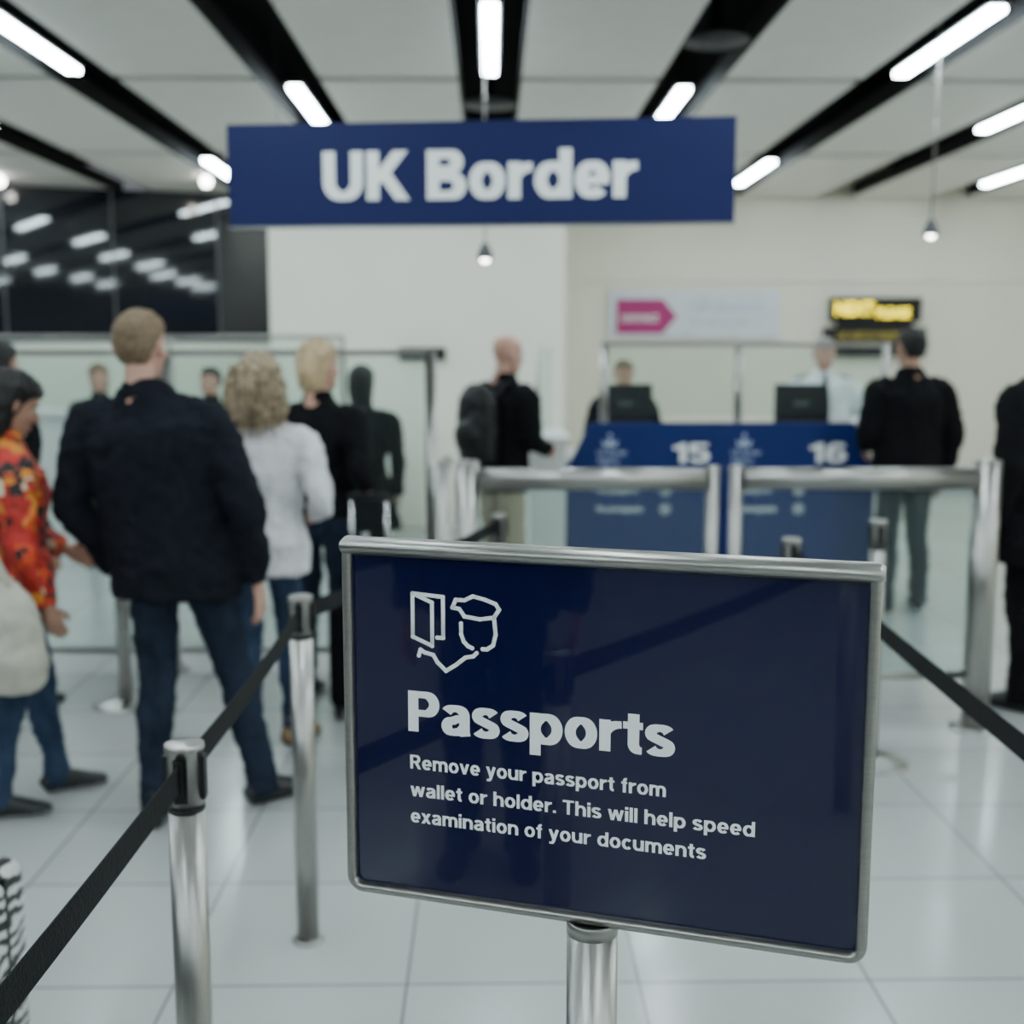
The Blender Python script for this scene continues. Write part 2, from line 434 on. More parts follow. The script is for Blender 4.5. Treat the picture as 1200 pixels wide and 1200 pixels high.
p1 = Vector((-7.5, 12.5)); p2 = Vector((-1.9, 14.2)); dv = p2-p1; L = dv.length; an = math.atan2(dv.y, dv.x); md = (p1+p2)/2
b = B('wall_left_angled'); b.box((0, .06, .86), (L, .12, 1.72), M['wallw']); b.obj(loc=(md.x, md.y, 0), rz=an)
b = B('window_1'); b.box((0, .06, 2.56), (L, .03, 1.66), M['dglass'])
for i in range(6): b.box((-L/2+.1+i*(L-.2)/5, .03, 2.56), (.02, .04, 1.66), M['mull'])
b.box((0, .03, 1.74), (L, .06, .05), M['mull'])
b.obj(loc=(md.x, md.y, 0), rz=an)

# ------------------------------------------------------------------ hanging sign "UK Border"
e = empty('hanging_border_sign', (-.053, 5.205, 2.365), -rad(6.1))
b = B('panel'); b.box((0, .0, 0), (2.152, .05, .43), M['blue']); b.box((0, .0, -.214), (2.156, .056, .006), M['alu'])
o = b.obj(bevel=.004, parent=e)
b = B('suspension_wires')
for sx in (-.86, .93): b.cyl((sx, 0, .21), (sx, 0, 1.4), .001, M['trim'], n=6)
b.obj(parent=e)
lettering('lettering', 'UK Border', .203, 1.335, -.660, -.107, M['white'], y=-.0275, parent=e, wv=.24, wh=.175, gap=.055)

def pendant(x, y, z, r=.042):
    b = B('pendant_spotlight')
    b.cyl((x, y, z+r), (x, y, CZ+.1), .005, M['steel'], n=8)
    b.lathe([(.014, .085), (.022, .07), (r, .03), (r+.003, 0), (r, -.012)], (x, y, z), M['mull'], n=24)
    b.ell((x, y, z-.010), (r*.6, r*.6, r*.5), M['spot'])
    b.obj()
pendant(2.56, 7.05, 2.30); pendant(-.03, 7.05, 2.16)
for x, y in ((-2.9, 12.6), (-5.0, 12.6)):
    b = B('globe_ceiling_lamp'); b.ell((x, y, CZ-.06), (.055, .055, .055), M['spot']); b.cyl((x, y, CZ-.01), (x, y, CZ+.1), .03, M['steel']); b.obj()

# ------------------------------------------------------------------ foreground passports sign
e = empty('passport_sign_stand', (.1225, 1.386, 0), -rad(18.7))
W, Ht, zb = .649, .463, .925
def rrect(w, h, r, n=6, cz=0):
    pts = []
    for cx, cy, a0 in ((w/2-r, h/2-r, 0), (-w/2+r, h/2-r, 90), (-w/2+r, -h/2+r, 180), (w/2-r, -h/2+r, 270)):
        for k in range(n+1):
            a = rad(a0+90*k/n); pts.append((cx+r*math.cos(a), cz+cy+r*math.sin(a)))
    return pts
zc = zb+Ht/2
b = B('frame')
i = b.mi(M['alu'])
sec = [(.0135, -.006), (.012, -.0125), (.009, -.0145), (.004, -.0140), (.0008, -.010), (0, -.004), (0, .010), (.003, .014), (.0135, .014)]
rings = []
for ins, yy in sec:
    rings.append([b.bm.verts.new((p[0], yy, p[1])) for p in rrect(W-2*ins, Ht-2*ins, max(.022-ins, .004), cz=zc)])
for a, c in list(zip(rings[:-1], rings[1:]))+[(rings[-1], rings[0])]:
    n = len(a)
    for j in range(n):
        f = b.bm.faces.new((a[j], a[(j+1) % n], c[(j+1) % n], c[j])); f.material_index = i; f.smooth = True
b.obj(parent=e)
b = B('top_rail')
b.tube([(-W/2-.002, 0, zb+Ht-.009), (-W/2+.003, 0, zb+Ht-.009), (W/2-.003, 0, zb+Ht-.009), (W/2+.003, 0, zb+Ht-.009)], [(.012, .007), (.020, .0115), (.020, .0115), (.012, .007)], M['alu'], n=24, ref=(0, 1, 0))
b.obj(parent=e)
b = B('panel'); b.box((0, .002, zc), (W-.02, .012, Ht-.02), M['navy']); b.obj(parent=e)
pf = -.0046
def U(u): return -W/2+u*W
def V(v): return zb+Ht*(1-v)
lettering('heading', 'Passports', .0525, .338, U(.133), V(.522), M['white'], y=pf, parent=e, wv=.235, wh=.165, gap=.045)
for nm, s, wd, vv in (('line_1', 'Remove your passport from', .326, .628), ('line_2', 'wallet or holder. This will help speed', .431, .706), ('line_3', 'examination of your documents', .375, .781)):
    lettering(nm, s, .0182, wd, U(.136), V(vv), M['white'], y=pf, parent=e, wv=.20, wh=.145, gap=.085)
def ic(pts): 
    return [Vector((U(.143)+(x)*.00112, pf-.0004, V(.14)-(z)*.00112)) for x, z in pts]
b = B('passport_control_icon')
def stroke(pts, w=.0027, closed=False):
    P = ic(pts)
    if closed: P = P+[P[0]]
    for a, c in zip(P[:-1], P[1:]):
        b.tube([a, c], [(.0004, w), (.0004, w)], M['white'], n=10, ref=(0, 1, 0))
    for p in P: b.tube([p+Vector((0, -.0004, 0)), p+Vector((0, .0004, 0))], [w, w], M['white'], n=14)
stroke([(1, 0), (24, 9), (24, 58), (1, 49)], closed=True)
stroke([(1, 0), (37, 2), (37, 48), (30, 48)])
stroke([(48, 13), (52, 4), (62, 4), (72, -1), (86, 2), (98, 6), (102, 12), (96, 21), (80, 24), (62, 22), (56, 14), (48, 13)])
stroke([(96, 21), (98, 40), (95, 52), (88, 57), (83, 57)])
stroke([(58, 30), (58, 42), (61, 50), (66, 55), (71, 57)])
stroke([(8, 70), (10, 63), (15, 66), (25, 68), (30, 76), (40, 85), (52, 77), (63, 68), (72, 66), (76, 62)])
b.obj(parent=e)
b = B('stand_post')
b.cyl((0, .004, .02), (0, .004, zb-.001), .0315, M['steel'], n=40)
b.lathe([(.0317, -.014), (.0322, .002), (.030, .004), (.0285, .002), (.0285, -.004)], (0, .004, zb), M['alu'], n=40)
b.box((0, .006, zb+.004), (.05, .02, .012), M['plast'])
b.obj(parent=e)
b = B('stand_base')
b.lathe([(.18, 0), (.18, .006), (.165, .014), (.06, .022), (.034, .03)], (0, .006, 0), M['steel']); b.obj(parent=e)

# ------------------------------------------------------------------ stanchions and belts
def stanchion(x, y, h=.975, rz=0, flange=False):
    b = B('belt_stanchion')
    if flange: b.lathe([(.042, 0), (.043, .004), (.040, .008), (.033, .011)], (0, 0, 0), M['steel'])
    else: b.lathe([(.15, 0), (.152, .005), (.138, .013), (.06, .020), (.036, .028)], (0, 0, 0), M['steel'])
    b.cyl((0, 0, .005), (0, 0, h-.115), .0305, M['steel'], n=36)
    b.cyl((0, 0, h-.115), (0, 0, h-.108), .0315, M['plast'], n=36)
    b.lathe([(.0305, h-.108), (.0305, h-.012), (.033, h-.010), (.033, h-.002), (.029, h), (.001, h+.001)], (0, 0, 0), M['steel'], n=36)
    for k in range(4):
        a = k*math.pi/2
        b.box((math.cos(a)*.0285, math.sin(a)*.0285, h-.058), (.012, .022, .074), M['plast'], Matrix.Rotation(a, 3, 'Z'))
    b.obj(loc=(x, y, 0), rz=rz)
def belt(a, c, z0=.925, z1=.925, sag=.012, h=.048):
    b = B('barrier_belt'); i = b.mi(M['belt'])
    a = Vector((a[0], a[1], z0)); c = Vector((c[0], c[1], z1)); d = (c-a); d.z = 0; d.normalize()
    a2 = a+d*.036; c2 = c-d*.036; s = Vector((d.y, -d.x, 0))*.0012
    prev = None; N = 16
    for k in range(N+1):
        t = k/N; p = a2.lerp(c2, t)-Vector((0, 0, sag*4*t*(1-t)))
        r = [b.bm.verts.new(p+q) for q in (s+Vector((0, 0, h/2)), -s+Vector((0, 0, h/2)), -s-Vector((0, 0, h/2)), s-Vector((0, 0, h/2)))]
        if prev:
            for j in range(4):
                f = b.bm.faces.new((prev[j], prev[(j+1) % 4], r[(j+1) % 4], r[j])); f.material_index = i
        else: b.bm.faces.new(r).material_index = i
        prev = r
    b.bm.faces.new(prev[::-1]).material_index = i
    for q in (a2, c2): b.box(q, (.016, .012, .056), M['plast'], Matrix.Rotation(math.atan2(d.y, d.x), 3, 'Z'))
    b.obj()
PA = (-.512, 1.93); PB = (-.51, 3.14); PC = (.03, 4.75); P0 = (-.56, .45); PD = (1.05, 4.1); PE = (.925, 1.45); PF = (1.50, 4.55)
for p in (PA, PB, P0, PE): stanchion(*p, flange=True)
for p in (PC, PD, PF, (-1.69, 5.4)): stanchion(*p)
belt(P0, PA); belt(PA, PB); belt(PB, PC); belt(PE, PD)
# unseen queue lane, added behind the camera for the sign's reflections
for p in ((-.60, -1.4), (-1.9, -1.4), (-1.9, .5)): stanchion(*p, flange=True)
belt((-.60, -1.4), P0); belt((-1.9, -1.4), (-.60, -1.4)); belt((-1.9, -1.4), (-1.9, .5))

# ------------------------------------------------------------------ steel & glass queue barrier
b = B('glass_queue_barrier')
xs = (-.10, .98, 2.09); yb = 4.97; hB = 1.13
for k, x in enumerate(xs):
    if k == 1:
        for dx in (-.05, .05):
            b.cyl((x+dx, yb, .0), (x+dx, yb, hB+.015), .027, M['steel']); b.lathe([(.06, 0), (.06, .01), (.03, .014)], (x+dx, yb, 0), M['steel'])
    else:
        s = .058 if k == 2 else .05
        b.cyl((x, yb, 0), (x, yb, hB+.03), s, M['steel'], n=36); b.lathe([(.10, 0), (.10, .012), (s, .016)], (x, yb, 0), M['steel'])
        b.lathe([(s, 0), (s*.9, .008), (.001, .012)], (x, yb, hB+.03), M['steel'], n=36)
for x0, x1 in ((xs[0]+.05, xs[1]-.08), (xs[1]+.08, xs[2]-.05)):
    b.cyl((x0, yb, hB-.04), (x1, yb, hB-.04), .046, M['steel'])
    b.cyl((x0, yb, .24), (x1, yb, .24), .018, M['steel'])
    b.box(((x0+x1)/2, yb, .66), (x1-x0, .012, .84), M['glass'])
b.obj()
b = B('glass_queue_barrier')
b.cyl((-.22, 5.3, 0), (-.22, 5.3, hB), .035, M['steel']); b.lathe([(.08, 0), (.08, .012), (.035, .016)], (-.22, 5.3, 0), M['steel'])
b.cyl((-.22, 5.3, hB-.05), (-.22, 5.9, hB-.05), .03, M['steel'])
b.box((-.22, 5.6, .62), (.012, .56, .8), M['glass']); b.cyl((-.22, 5.3, .2), (-.22, 5.9, .2), .015, M['steel'])
b.obj()
b = B('tall_glass_partition'); Y = 6.0; hP = 1.625
for x in (-.30, -1.62, -2.95): b.cyl((x, Y, 0), (x, Y, hP), .03, M['steel']); b.lathe([(.07, 0), (.07, .012), (.03, .016)], (x, Y, 0), M['steel']) 
b.box((-1.62, Y, hP-.012), (2.70, .05, .03), M['steel'])
for x0, x1 in ((-2.9, -1.66), (-1.58, -.34)):
    b.box(((x0+x1)/2, Y, .85), (x1-x0, .012, 1.48), M['glass2']); b.box(((x0+x1)/2, Y, .105), (x1-x0, .03, .03), M['steel'])
b.obj()
b = B('inspection_booth')
b.box((-2.9, 10.2, .55), (4.0, .8, 1.1), M['desk']); b.box((-2.9, 10.2, 1.12), (4.1, .9, .04), M['desk'])
for x in (-4.3, -2.6, -1.2): b.cyl((x, 9.85, 1.14), (x, 9.85, 1.75), .02, M['steel'])
b.box((-2.75, 9.85, 1.74), (3.1, .04, .03), M['steel']); b.box((-2.75, 9.85, 1.45), (3.06, .012, .56), M['glass2'])
b.obj(bevel=.004)
b = B('small_direction_sign'); b.box((-.62, 10.97, 1.60), (.42, .04, .11), M['plast']); b.box((-.68, 10.945, 1.60), (.22, .01, .03), M['leddim']); b.obj()

# ------------------------------------------------------------------ immigration counter
b = B('immigration_counter')
x0, x1, yf = .49, 2.47, 7.6
b.prism([(x0, 0), (x1, 0), (x1, .875), (x1-.14, 1.17), (x0+.14, 1.17), (x0, .875)], yf, yf+.04, M['blue2'])
b.box(((x0+x1)/2, yf+.42, .45), (x1-x0-.02, .76, .9), M['blue2'])
b.box(((x0+x1)/2, yf+.42, .92), (x1-x0, .78, .04), M['desk'])
b.box(((x0+x1)/2, yf+.02, .0+.875), (x1-x0, .044, .008), M['navy'])
b.box(((x0+x1)/2, yf-.004, .45), (.01, .01, .87), M['navy'])
b.box((x0-.12, yf+.5, .52), (.22, 1.0, 1.04), M['desk']); b.box((x0-.13, yf+.5, 1.06), (.30, 1.06, .04), M['desk'])
cnt = b.obj(bevel=.003)
txts = []
for xl, num in ((x0+.17, '15'), (x0+1.03, '16')):
    txts.append(lettering('t', num, .125, .24, xl+.50 if num == '15' else xl+.52, .915, M['white'], y=yf-.004, wv=.22, wh=.17))
    txts.append(text('t', 'UK Border', .032, .19, xl+.02, .965, M['lblue'], y=yf-.002, bold=.01))
    txts.append(text('t', 'Agency', .032, .14, xl+.02, .915, M['lblue'], y=yf-.002, bold=.01))
    txts.append(text('t', 'No passports', .04, .26, xl+.02, .72, M['white'], y=yf-.002, bold=.01))
    txts.append(text('t', 'No photography', .04, .30, xl+.02, .60, M['white'], y=yf-.002, bold=.01))
    bb = B('t')
    cx = xl+.10
    bb.prism([(cx-.04, 1.02), (cx+.04, 1.02), (cx+.05, 1.06), (cx+.02, 1.04), (cx, 1.075), (cx-.02, 1.04), (cx-.05, 1.06)], yf-.004, yf, M['lblue'])
    bb.ell((cx, yf-.002, 1.09), (.012, .003, .012), M['lblue'])
    for zz in (.735, .615):
        pts = [(xl+.46+.03*math.cos(a*math.pi/8), zz+.03*math.sin(a*math.pi/8)) for a in range(16)]
        for q in range(16):
            a_, c_ = pts[q], pts[(q+1) % 16]; bb.tube([(a_[0], yf-.003, a_[1]), (c_[0], yf-.003, c_[1])], [.004, .004], M['white'], n=6)
        bb.box((xl+.46, yf-.002, zz), (.03, .004, .018), M['white'])
    txts.append(bb.obj())
for t in txts: t.name = 'counter_lettering'; t.parent = cnt
b = B('counter_glass_screen')
for x in (.75, 1.64, 2.62): b.cyl((x, 7.93, .942 if x < 2.5 else 0), (x, 7.93, 1.68), .026, M['steel'])
b.box((1.685, 7.93, 1.665), (1.92, .05, .03), M['steel'])
b.box((1.195, 7.93, 1.42), (.83, .01, .44), M['glass2']); b.box((2.13, 7.93, 1.42), (.92, .01, .44), M['glass2'])
b.obj()
b = B('side_glass_screen'); b.box((.36, 7.9, 1.37), (.10, .012, .56), M['glass2']); b.cyl((.31, 7.9, 1.081), (.31, 7.9, 1.66), .012, M['steel']); b.obj()
for mx in (.92, 2.12):
    b = B('computer_monitor')
    b.box((mx, 8.16, 1.27), (.36, .035, .26), M['plast']); b.box((mx, 8.20, 1.27), (.22, .03, .16), M['plast'])
    b.box((mx, 8.14, 1.27), (.10, .008, .03), M['mull'])
    b.cyl((mx, 8.18, .95), (mx, 8.18, 1.2), .02, M['plast']); b.box((mx, 8.18, .95), (.22, .16, .018), M['plast'])
    b.obj(bevel=.004)

b = B('wall_notice_board'); b.box((2.40, 14.27, 2.06), (2.02, .03, .56), M['board'])
b.prism([(1.49, 1.83), (2.03, 1.83), (2.20, 2.03), (2.03, 2.23), (1.49, 2.23)], 14.235, 14.255, M['magenta']); nb = b.obj()
text('arrow_word', 'connect', .12, .44, 1.54, 1.97, M['white'], bold=.01, y=14.23, parent=nb)
text('notice_line_1', 'Flight connections', .10, .85, 2.35, 2.10, M['lblue'], y=14.25, parent=nb)
text('notice_line_2', 'Domestic transfers', .07, .65, 2.35, 1.93, M['lblue'], y=14.25, parent=nb)
b = B('led_display_board')
b.box((4.55, 14.24, 2.11), (1.08, .08, .28), M['plast']); b.box((4.55, 14.24, 1.73), (1.22, .08, .34), M['plast']); b.box((4.55, 14.26, 1.93), (.9, .04, .12), M['plast'])
lb = b.obj(bevel=.005)
text('led_text', 'NEXT', .15, .46, 4.06, 2.05, M['led'], bold=.03, y=14.19, parent=lb)
text('led_text_2', 'PLEASE', .11, .40, 4.55, 2.02, M['led'], bold=.03, y=14.19, parent=lb)
text('led_text_3', 'UK AND EU PASSPORTS', .09, .9, 4.10, 1.76, M['leddim'], bold=.01, y=14.19, parent=lb)

# ------------------------------------------------------------------ people
def hand(P, wrist, D, inward, sk, curl=.35, sc=1.):
    b = B('h'); D = D.normalized(); inward = Vector(inward)
    N = (inward-D*inward.dot(D)).normalized(); S = D.cross(N)
    if S.dot(Vector((0, .6, 1))) < 0 and abs(S.dot(Vector((0, .6, 1)))) > 1e-4: S = -S
    if D.z < -.7 and S.y < 0: S = -S
    w = Vector(wrist)
    def q(d, s, n): return w+(D*d+S*s+N*n)*sc
    b.tube([q(-.03, 0, 0), q(0, 0, 0), q(.03, 0, 0), q(.07, 0, .001), q(.095, 0, .003)], [(.024*sc, .020*sc), (.025*sc, .019*sc), (.034*sc, .016*sc), (.040*sc, .014*sc), (.036*sc, .011*sc)], sk, n=16, sub=2, ref=S)
    for off, st, ln in ((.029, .088, .074), (.010, .093, .082), (-.010, .090, .076), (-.028, .080, .058)):
        ang = curl*.5; p = q(st-.012, off, .002); pts = [p]
        for k, fr in enumerate((.45, .32, .27)):
            d = D*math.cos(ang)+N*math.sin(ang)+S*(off*1.5)
            p = p+d.normalized()*(ln*fr+(.012 if k == 0 else 0))*sc; pts.append(p); ang += curl*(1.1 if k else 1.)
        b.tube(pts, [.0092*sc, .0088*sc, .0080*sc, .0062*sc], sk, n=10, sub=2, ref=S)
    t0 = q(.022, .026, .004); t1 = q(.052, .050, .014); t2 = q(.076, .055, .024+.01*curl); t3 = q(.096, .052, .034+.02*curl)
    b.tube([t0, t1, t2, t3], [.013*sc, .012*sc, .0095*sc, .007*sc], sk, n=10, sub=2, ref=N)
    P.append(bake(b, .0042, 1))

def person(name, x, y, yaw, H, top, legs, shoes, skin, hair='short', hairm=None, female=False, hem=.46, puff=1.,
           lean=(0, 0), feet=((-.055, 0, 8), (.055, 0, -8)), armL=((-.150, -.015, .625), (-.150, .03, .475)), armR=((.150, -.015, .625), (.150, .03, .475)),
           hyaw=0, tilt=0, curl=.35, flare=1., sole=None, extras=None, curlL=None, curlR=None):
    Pt = []; hm = hairm or M['h_black']; sole = sole or M['soled']
    f = .90 if female else 1.
    def ln(p):
        k = max(0, (p[2]-.5)/.5); return (p[0]+lean[0]*k, p[1]+lean[1]*k, p[2])
    b = B('legs')
    b.tube([(0, -.002, .45), (0, -.004, .49), (0, -.004, .53), (0, 0, .57), (0, 0, .61)], [(.070, .05), (.092, .066), (.094, .066), (.086, .060), (.08, .055)], legs, n=28, sub=3, sc=H)
    for k, (fx, fy, ft) in enumerate(feet):
        s = -1 if k == 0 else 1
        hp = Vector((s*.047, 0, .52)); ak = Vector((fx, fy, .05)); kn = hp.lerp(ak, .5)+Vector((0, .016, 0))
        th = hp.lerp(kn, .4); ca = kn.lerp(ak, .35)+Vector((0, -.012, 0)); lo = kn.lerp(ak, .8)+Vector((0, -.006, 0))
        en = ak+Vector((0, -.003, -.028))
        g = .86 if female else 1.
        b.tube([hp, th, kn, ca, lo, en], [(.048, .054), (.048*g, .054*g), (.037*g, .039*g), (.036*g, .038*g), (.031*g, .034*g), (.032*g, .037*g)], legs, n=20, sub=4, sc=H)
    Pt.append(bake(b, .0115, 3, [(.024, .07), (.016, .03)]))
    for fx, fy, ft in feet:
        b = B('shoe'); R = Matrix.Rotation(rad(ft), 3, 'Z')
        def fp(yy, z): v = R @ Vector((0, yy, 0)); return (fx+v.x, fy+v.y, z)
        side = R @ Vector((1, 0, 0))
        b.tube([fp(-.043, .022), fp(-.038, .024), fp(-.01, .030), fp(.025, .027), (fp(.06, .020)), fp(.085, .016), fp(.103, .013), fp(.110, .012)],
               [(.010, .012), (.017, .022), (.021, .031), (.023, .027), (.027, .020), (.026, .016), (.018, .013), (.008, .007)], shoes, n=18, sub=3, ref=side, sc=H)
        b.tube([fp(-.008, .03), fp(-.010, .055), fp(-.011, .085)], [(.021, .026), (.019, .023), (.018, .021)], shoes, n=16, sc=H)
        o = bake(b, .008, 2); o.data.materials.append(sole)
        for v in o.data.vertices:
            if v.co.z < 0.001: v.co.z = 0.0
        for p in o.data.polygons:
            if p.center.z < .017: p.material_index = 1
        Pt.append(o)
    b = B('top')
    rg = [(.53, .108, .074), (.575, .106, .070), (.62, .105, .068), (.67, .107, .070), (.72, .112, .072), (.765, .115, .070), (.80, .104, .060), (.822, .076, .050), (.842, .050, .043), (.860, .042, .041)]
    if female: rg = [(.53, .100, .072), (.575, .090, .064), (.62, .084, .058), (.67, .088, .064), (.72, .096, .074), (.765, .100, .066), (.80, .092, .055), (.825, .066, .045), (.845, .042, .038), (.856, .037, .037)]
    lo = []
    if hem < .5:
        z = hem
        while z < .505:
            w0 = rg[0][1]
            w = w0+(.53-z)*.10*flare if flare > 1 else w0
            lo.append((z, w, w*.70)); z += .035
    rg = lo+[r for r in rg if r[0] > hem]
    b.tube([ln((0, 0, z)) for z, _, _ in rg], [(a*(puff if z < .8 else (1+puff)/2), c*(puff if z < .8 else 1)) for z, a, c in rg], top, n=36, sub=3, sc=H)
    for s, (el, wr) in ((-1, armL), (1, armR)):
        e0 = Vector(ln((s*.075*f, 0, .795))); e1 = Vector(ln((s*.118*f, 0, .783))); el_ = Vector(ln(el)); wr_ = Vector(ln(wr))
        ua = e1.lerp(el_, .5)+Vector((s*.005, 0, 0)); fa = el_.lerp(wr_, .4)
        pu = (puff-1)*.6+1
        b.tube([e0, e1, ua, el_, fa, wr_], [(.036*pu, .04*pu), (.040*pu, .042*pu), (.036*f*pu, .038*pu*f), (.032*pu*f, .033*pu*f), (.029*pu*f, .030*pu*f), (.023*pu, .023*pu)], top, n=20, sub=4, sc=H, ref=(1, 0, 0) if abs((wr_-e1).x) < .15 else (0, 1, 0))
    Pt.append(bake(b, .0115, 3, [(.028, .08), (.020, .035)]))
    b = B('collar'); c0 = Vector(ln((0, -.004, .836))); c1 = Vector(ln((0, -.002, .868)))
    b.tube([c0, c1], [(.048*f, .046*f), (.037, .038)], top, n=24, sc=H); Pt.append(bake(b, .006, 2))
    for s, (el, wr), cu in ((-1, armL, curlL), (1, armR, curlR)):
        el_ = Vector(ln(el))*H; wr_ = Vector(ln(wr))*H; D = (wr_-el_)
        hand(Pt, wr_+D.normalized()*.012, D, (-s, .15, 0), skin, curl if cu is None else cu, H/1.78*(.93 if female else 1))
    hs = H*.132/.23; hb = Vector(ln((0, .002, .868)))*H
    HR = Matrix.Translation(hb+Vector((0, -.02, .02))) @ Matrix.Rotation(rad(hyaw), 4, 'Z') @ Matrix.Rotation(-rad(tilt), 4, 'X') @ Matrix.Scale(hs, 4) @ Matrix.Translation((0, .02, -.02))
    def tubeR(b, rows, m, n=28):
        i = b.mi(m); prev = None
        for z, w, yf_, yb_ in rows:
            cy = (yf_+yb_)/2; ry = (yf_-yb_)/2
            r = [b.bm.verts.new((w*math.cos(2*math.pi*j/n), cy+ry*math.sin(2*math.pi*j/n), z)) for j in range(n)]
            if prev:
                for j in range(n): b.bm.faces.new((prev[j], prev[(j+1) % n], r[(j+1) % n], r[j])).material_index = i
            else: b.bm.faces.new(r[::-1])
            prev = r
        b.bm.faces.new(prev)
    b = B('head')
    tubeR(b, [(0, .022, .078, .030), (.012, .038, .088, .0), (.035, .052, .091, -.035), (.06, .060, .092, -.060), (.085, .065, .092, -.080), (.11, .070, .087, -.092), (.13, .074, .086, -.098), (.15, .076, .091, -.100), (.18, .073, .086, -.097), (.205, .060, .064, -.082), (.222, .038, .036, -.056), (.230, .012, .0, -.02)], skin)
    b.tube([(0, .084, .128), (0, .096, .108), (0, .108, .088), (0, .098, .078)], [.008, .010, .014, .011], skin, n=12, sub=2)
    for s in (-1, 1):
        b.ell((s*.076, -.008, .105), (.008, .018, .031), skin, n=12); b.ell((s*.031, .080, .134), (.020, .009, .006), skin, n=10)
        b.ell((s*.04, .062, .085), (.022, .022, .022), skin, n=10)
    b.ell((0, .080, .018), (.018, .014, .014), skin, n=10)
    b.tube([(0, -.015, .06), (0, -.022, .0), (0, -.03, -.05), (0, -.03, -.075)], [(.050, .050), (.049, .052), (.052, .054), (.058, .058)], skin, n=20, sub=2)
    o = bake(b, .0055, 2); Pt.append(o); hd = [o]
    b = B('face')
    for s in (-1, 1):
        b.ell((s*.031, .0785, .117), (.012, .010, .0065), M['eye'], n=12); b.ell((s*.031, .0862, .117), (.0058, .004, .0058), M['iris'], n=10)
        b.tube([(s*.014, .093, .134), (s*.032, .094, .139), (s*.050, .083, .134)], [.003, .0035, .002], hm, n=6, sub=2)
    b.tube([(-.024, .085, .050), (-.010, .0945, .053), (0, .0955, .052), (.010, .0945, .053), (.024, .085, .050)], [.002, .0045, .004, .0045, .002], M['lip'], n=8, sub=2)
    b.tube([(-.020, .085, .047), (0, .0955, .043), (.020, .085, .047)], [.002, .005, .002], M['lip'], n=8, sub=3)
    o = b.obj(); Pt.append(o); hd.append(o)
    short = [(.050, .040, -.030, -.062), (.075, .060, -.022, -.088), (.10, .070, -.015, -.102), (.125, .0785, .02, -.108), (.15, .081, .055, -.111), (.172, .081, .088, -.110), (.195, .073, .090, -.101), (.218, .055, .066, -.080), (.234, .030, .03, -.05), (.240, .008, -.005, -.02)]
    sets = {'short': (short, [(.012, .02)]),
            'medium': ([(-.005, .055, -.035, -.085), (.03, .072, -.01, -.105), (.07, .080, .015, -.115), (.11, .084, .03, -.120), (.15, .087, .055, -.122), (.175, .087, .092, -.119), (.20, .078, .094, -.109), (.225, .058, .068, -.086), (.242, .030, .03, -.05), (.247, .008, -.005, -.02)], [(.016, .03)]),
            'long': ([(-.10, .050, -.045, -.095), (-.06, .085, -.01, -.115), (-.02, .092, .02, -.118), (.03, .090, .03, -.120), (.07, .090, .035, -.122), (.11, .090, .045, -.124), (.15, .090, .07, -.124), (.175, .088, .096, -.120), (.20, .078, .096, -.109), (.225, .058, .068, -.086), (.242, .030, .03, -.05), (.247, .008, -.005, -.02)], [(.018, .03)]),
            'scarf': ([(-.055, .085, .05, -.105), (-.02, .075, .045, -.10), (.03, .080, .045, -.115), (.07, .085, .05, -.122), (.11, .088, .06, -.125), (.15, .09, .075, -.125), (.18, .087, .097, -.12), (.205, .077, .092, -.108), (.228, .055, .06, -.083), (.243, .030, .03, -.05), (.248, .008, -.005, -.02)], [(.008, .05)]),
            'curly': ([(-.07, .075, .0, -.105), (-.05, .105, .02, -.125), (-.01, .122, .03, -.14), (.04, .122, .035, -.145), (.09, .115, .04, -.142), (.13, .107, .055, -.138), (.165, .101, .088, -.132), (.195, .088, .095, -.118), (.222, .064, .07, -.092), (.244, .034, .03, -.055), (.252, .008, -.005, -.02)], [(.035, .022), (.022, .012)])}
    if hair in sets:
        rws, dsp = sets[hair]; b = B('hair'); tubeR(b, rws, hm)
        if hair == 'medium':
            b.ell((0, -.10, .10), (.05, .03, .06), hm)
        o = bake(b, .0055 if hair != 'curly' else .0065, 2, dsp); Pt.append(o); hd.append(o)
        if hair == 'curly':
            b = B('curls')
            for k in range(260):
                a = random.uniform(math.pi*.92, math.pi*2.08); rr = random.uniform(.90, 1.14)
                z0 = random.uniform(.02, .20); z1 = max(-.115, z0-random.uniform(.08, .15)); pts = []
                ph = random.uniform(0, 6.28)
                for t in range(9):
                    z = z0+(z1-z0)*t/8
                    w = .118 if z < .09 else .118-(z-.09)*.28
                    if z < -.03: w = .112
                    pts.append(((w*rr+.009*math.sin(ph+t*1.4))*math.cos(a), -.045+(w*.92*rr+.009*math.cos(ph+t*1.4))*math.sin(a), z))
                b.tube(pts, [.0045]*8+[.002], hm, n=5, sub=1)
            o = b.obj(); Pt.append(o); hd.append(o)
    for o in hd: o.data.transform(HR)
    if extras: extras(Pt, H, ln)
    o = join(Pt, name); o.location = (x, y, 0); o.rotation_euler = (0, 0, rad(yaw))
    return o

